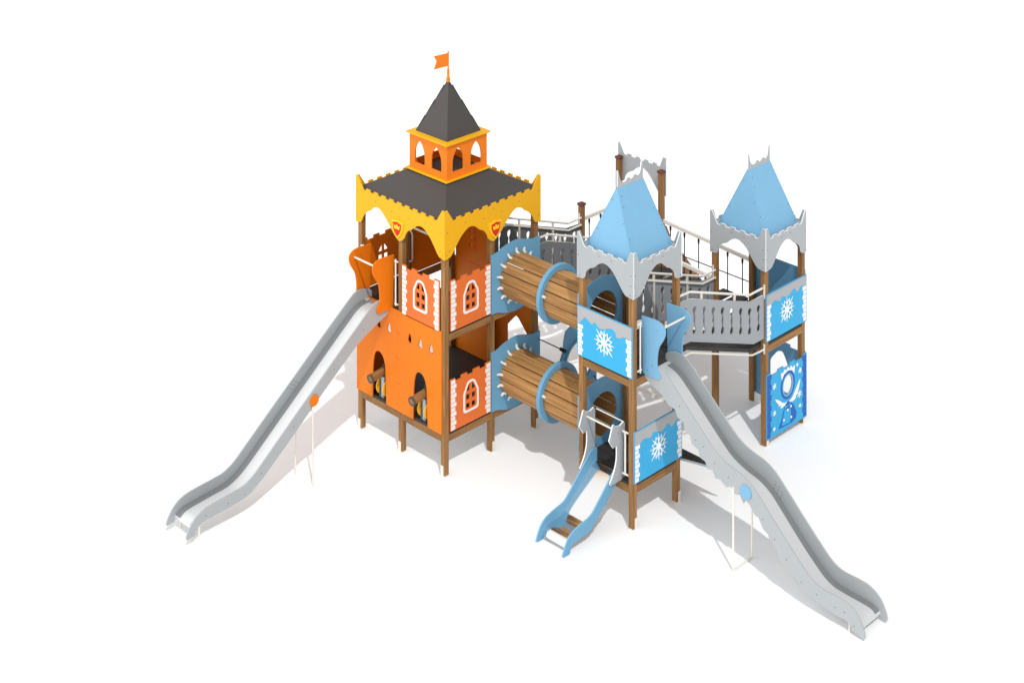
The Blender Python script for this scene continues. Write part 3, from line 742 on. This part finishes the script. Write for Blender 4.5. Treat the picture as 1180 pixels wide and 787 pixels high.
# ------------------------------------------------------------------ sloping footbridges
def baluster_slot(y, zt, h=.40, sl=0):
    s = [(-.034, -.01), (0, .014), (.034, -.01), (.036, -.06), (.02, -.10), (.011, -.115), (.02, -.20), (.011, -.285), (.022, -.31), (.036, -.345), (.03, -.40), (0, -.415), (-.03, -.40), (-.036, -.345), (-.022, -.31), (-.011, -.285), (-.02, -.20), (-.011, -.115), (-.02, -.10), (-.036, -.06)]
    return [(y+u*1.22, zt+v) for u, v in s]
def ipol(pts, y):
    for (a, b), (c, d) in zip(pts, pts[1:]):
        if a <= y <= c: return b+(d-b)*(y-a)/(c-a)
    return pts[-1][1]
def footbridge(label, dx, rail):
    F = thing('footbridge', label, 'footbridge', (2.5, 3.1, 1.6), 'sloping footbridges with grey railings')
    fl = [(2.055, 2.235), (2.3, 2.235), (3.86, 1.665), (4.17, 1.65)]
    low = [(y, z-.055) for y, z in fl]
    bm = bmesh.new()
    strip(bm, fl, 2.06, 2.965, lambda d, w, z: (w, d, z), .055)
    from_bm('deck', bm, M['deck'], F)
    tp = [(2.055, 2.995), (2.3, 2.975), (3.83, 2.45), (4.165, 2.43)]
    bt = [(2.055, 2.34), (2.3, 2.33), (3.89, 1.755), (4.165, 1.75)]
    ys = [2.17+.232*i for i in range(9)]
    for x, sg in ((3.03, 1), (1.99, -1)):
        loops = [tp+bt[::-1]]+[baluster_slot(y, ipol(tp, y)-.115) for y in ys]
        p = panel('railing_panel', loops, plane('x', x, sg), .02, M[rail], F)
        xi = x-sg*.042
        tubes('edge_rail', [[(x+sg*.0, y, z-.075) for y, z in fl]], .014, M['cream'], F, 8)
        h1 = [(2.05, 3.075), (2.34, 3.065), (3.84, 2.54), (4.18, 2.54)]
        h2 = [(2.05, 2.965), (2.34, 2.945), (3.84, 2.415), (4.18, 2.415)]
        tube('handrail', [(xi, y, z) for y, z in h1], .018, M['cream'], F)
        tube('handrail', [(xi, y, z) for y, z in h2], .018, M['cream'], F)
        st = []
        for y in (2.62, 3.45):
            box('rail_post', (xi-.012, y-.018, ipol(bt, y)+.02), (xi+.012, y+.018, ipol(h1, y)+.004), M['cream'], F)
        for y in (2.047, 4.176):
            box('end_plate', (x-.014, y-.006, ipol(h1, y)-.15), (x+.014, y+.02 if y < 3 else y+.003, ipol(h1, y)+.07), M['cream'], F)
            box('end_plate', (x-.014, y-.006, ipol(fl, y)-.15), (x+.014, y+.02 if y < 3 else y+.003, ipol(fl, y)+.01), M['cream'], F)
    F.location.x += dx
    return F
footbridge('light grey railed sloping footbridge linking the two blue roofed towers', 0, 'railgrey')
footbridge('dark grey railed sloping footbridge leaving the back of the orange castle tower', -3, 'raildark')

# ------------------------------------------------------------------ open rear tower with gate
C = thing('open_tower', 'open rear tower with brown capped timber posts and a grey scalloped gate board', 'play tower', (-.5, BY+.5, 0))
post(C, -1, BY, 2.76, '-y', cap=True); post(C, 0, BY, 2.76, '+x', cap=True)
post(C, -1, BY+1, 3.33, '+x', cap=True); post(C, 0, BY+1, 3.33, '+x', cap=True)
platform(C, -1, BY, 0, BY+1, 1.655)
gp = panel('gate_board', fascia_loop(lambda u: -1.065+u, -.51), plane('y', BY+1.068, 1), .02, M['grey'], C, M['edge'])
def rope_side(parent, p0, p1, z0, z1, n, zmid, zb, far=False):
    """cream beam from p0 to p1 with hanging ropes on black clips and one level rope"""
    P = lambda t, z: (p0[0]+(p1[0]-p0[0])*t, p0[1]+(p1[1]-p0[1])*t, z)
    timber('top_beam', P(0, z0), P(1, z1), .045, .06, M['cream'], parent, .004)
    for i in range(n):
        t = (i+.5)/n; zt = z0+(z1-z0)*t
        r = tube('rope', [P(t, zt-.10), P(t, zb(t))], .0095, M['black'], parent, 8)
        tubes('clip', [[P(t, zt-.03), P(t, zt-.075), P(t, zt-.13)]], [.016, .02, .013], M['black'], r, 8)
    tube('net_line', [P(0, zmid), P(1, zmid)], .009, M['black'], parent, 8)
rope_side(C, (-1, BY+.05), (-1, BY+.95), 2.49, 2.49, 3, 1.98, lambda t: 1.66)

# climbing ramp behind the gate of the open tower
Rm = thing('climbing_ramp', 'steep grey climbing ramp with curved brown side boards behind the open rear tower', 'climbing ramp', (-.5, 6.2, 0))
y0 = BY+1.09
pr = sm([(y0, 2.05), (y0+.06, 2.33), (5.54, 2.03), (5.82, 1.73), (6.04, 1.47), (6.39, 1.05), (6.9, .42), (7.2, .04)], 4)+[(7.2, .0), (6.98, 0)]+sm([(6.6, .35), (6.1, .97), (5.7, 1.40), (y0, 1.62)], 4)
for x in (-.02, -.96): panel('side_board', pr, plane('x', x, 1), .03, M['brownply'], Rm)
bm = bmesh.new(); strip(bm, [(y0, 1.66), (5.5, 1.62), (6.3, .82), (7.05, .02)], -.955, -.055, lambda d, w, z: (w, d, z), .03)
from_bm('ramp_board', bm, M['railgrey'], Rm)

# ------------------------------------------------------------------ rope bridge between open tower and rear blue tower
Rb = thing('rope_bridge', 'rope bridge of dark planks hung on black ropes from two cream beams', 'rope bridge', (1, BY+.5, 1.5))
sag = lambda t: 1.715-.02*(1-(2*t-1)**2)
for y in (BY, BY+1):
    rope_side(Rb, (.05, y), (1.95, y), 2.48, 2.37, 6, 1.99, lambda t: sag(t))
for i in range(6):
    t = (i+.5)/6; x = .05+1.9*t
    box('plank', (x-.11, BY-.02, sag(t)-.04), (x+.11, BY+1.02, sag(t)), M['deck'], Rb, .006)
for y in (BY, BY+1):
    tube('floor_rope', [(.05+1.9*t, y, sag(t)-.055) for t in [i/8 for i in range(9)]], .012, M['black'], Rb, 8)

# ------------------------------------------------------------------ hanging crawl hoop behind the lower tunnel, ground pipe
K = thing('crawl_hoop', 'dark blue hoop board hung on a black rod behind the lower tunnel', 'crawl hoop', (.6, 2.4, .55))
hx = .6
out = sm([(2.10, 1.74), (2.2, 1.78), (2.36, 1.84), (2.52, 1.82), (2.7, 1.7), (2.82, 1.52), (2.86, 1.2), (2.84, .9), (2.80, .62), (2.6, .52), (2.4, .50), (2.2, .55), (2.05, .66), (1.93, .9), (1.92, 1.15), (1.97, 1.3), (2.04, 1.45), (2.06, 1.6), (2.10, 1.74)], 3)
hp = panel('hoop_board', [out, circ(2.42, 1.17, .34, n=40)], plane('x', hx+.02, 1), .03, M['midblue'], K)
bm = bmesh.new(); m = 48
rr = [[bm.verts.new((hx+.021+d, 2.42+r*math.cos(2*PI*i/m), 1.17+r*math.sin(2*PI*i/m))) for r, d in ((.342, 0), (.375, 0), (.375, .025), (.342, .025))] for i in range(m)]
for i in range(m):
    for j in range(4): bm.faces.new((rr[i][j], rr[i][(j+1) % 4], rr[(i+1) % m][(j+1) % 4], rr[(i+1) % m][j]))
from_bm('hoop_ring', bm, M['midblue'], hp)
tube('rod', [(.05, 2.04, 1.465), (.63, 2.04, 1.465)], .009, M['black'], K)
tubes('clamp', [[(hx-.05, 2.04, 1.465), (hx+.06, 2.04, 1.465)]], .03, M['black'], K)
tube('rod', [(.05, 2.04, .80), (.63, 2.04, .80)], .009, M['black'], K)
tube('rod', [(.6, 2.78, .80), (1.955, 2.04, .80)], .009, M['black'], K)

gp_ = tube('ground_pipe', [(.05, 4.18, .02), (1.95, 4.18, .02)], .018, M['cream'], None)
gp_['label'] = 'thin cream pipe lying on the ground behind the front blue tower'; gp_['category'] = 'pipe'

# ------------------------------------------------------------------ camera and light
cam = bpy.data.cameras.new('camera'); co = bpy.data.objects.new('camera', cam); COL.objects.link(co)
f, hy, x0, yy0, HH = 1983.5973, -551.0569, -1.046, 26.8155, 14.8573
c = 2**-.5
s_, d_ = -x0/c, -yy0/c            # X+Y and Y-X of the camera
co.location = ((s_-d_)/2, (s_+d_)/2, HH)
co.rotation_euler = (PI/2, 0, PI/4)
cam.sensor_width = 36; cam.lens = 36*f/1180
cam.shift_y = (hy-393.5)/1180
cam.clip_end = 600; cam.clip_start = .5
SC.camera = co

W = bpy.data.worlds.new('World'); SC.world = W; W.use_nodes = True
nt = W.node_tree; bg = nt.nodes['Background']
# a plain white studio dome, brighter low down and towards the viewer's left
tc = nt.nodes.new('ShaderNodeTexCoord'); dot = nt.nodes.new('ShaderNodeVectorMath'); dot.operation = 'DOT_PRODUCT'
dot.inputs[1].default_value = Vector((-.45, -.89, 0)).normalized()
mr = nt.nodes.new('ShaderNodeMapRange'); mr.interpolation_type = 'SMOOTHSTEP'
mr.inputs['From Min'].default_value = -.5; mr.inputs['From Max'].default_value = 1
mr.inputs['To Min'].default_value = .58; mr.inputs['To Max'].default_value = 1.8
sx = nt.nodes.new('ShaderNodeSeparateXYZ'); mz = nt.nodes.new('ShaderNodeMapRange')
mz.inputs['From Min'].default_value = 0; mz.inputs['From Max'].default_value = 1
mz.inputs['To Min'].default_value = 1.0; mz.inputs['To Max'].default_value = .72
mul = nt.nodes.new('ShaderNodeMath'); mul.operation = 'MULTIPLY'
nt.links.new(tc.outputs['Generated'], dot.inputs[0]); nt.links.new(dot.outputs['Value'], mr.inputs['Value'])
nt.links.new(tc.outputs['Generated'], sx.inputs[0]); nt.links.new(sx.outputs['Z'], mz.inputs['Value'])
nt.links.new(mr.outputs[0], mul.inputs[0]); nt.links.new(mz.outputs[0], mul.inputs[1])
bg.inputs['Color'].default_value = (1, 1, 1, 1)
nt.links.new(mul.outputs[0], bg.inputs['Strength'])

L = bpy.data.lights.new('sun', 'SUN'); lo = bpy.data.objects.new('sun', L); COL.objects.link(lo)
az = math.radians(147); k = .715       # shadows point to az; k = ground shadow length per unit height
sd = Vector((math.cos(az)*k, math.sin(az)*k, -1)).normalized()
lo.location = -sd*40
lo.rotation_euler = sd.to_track_quat('-Z', 'Y').to_euler()
L.energy = 1.75; L.angle = math.radians(1.0); L.color = (1, .995, .985)

SC.view_settings.view_transform = 'Standard'; SC.view_settings.look = 'None'
SC.view_settings.exposure = 0; SC.view_settings.gamma = 1
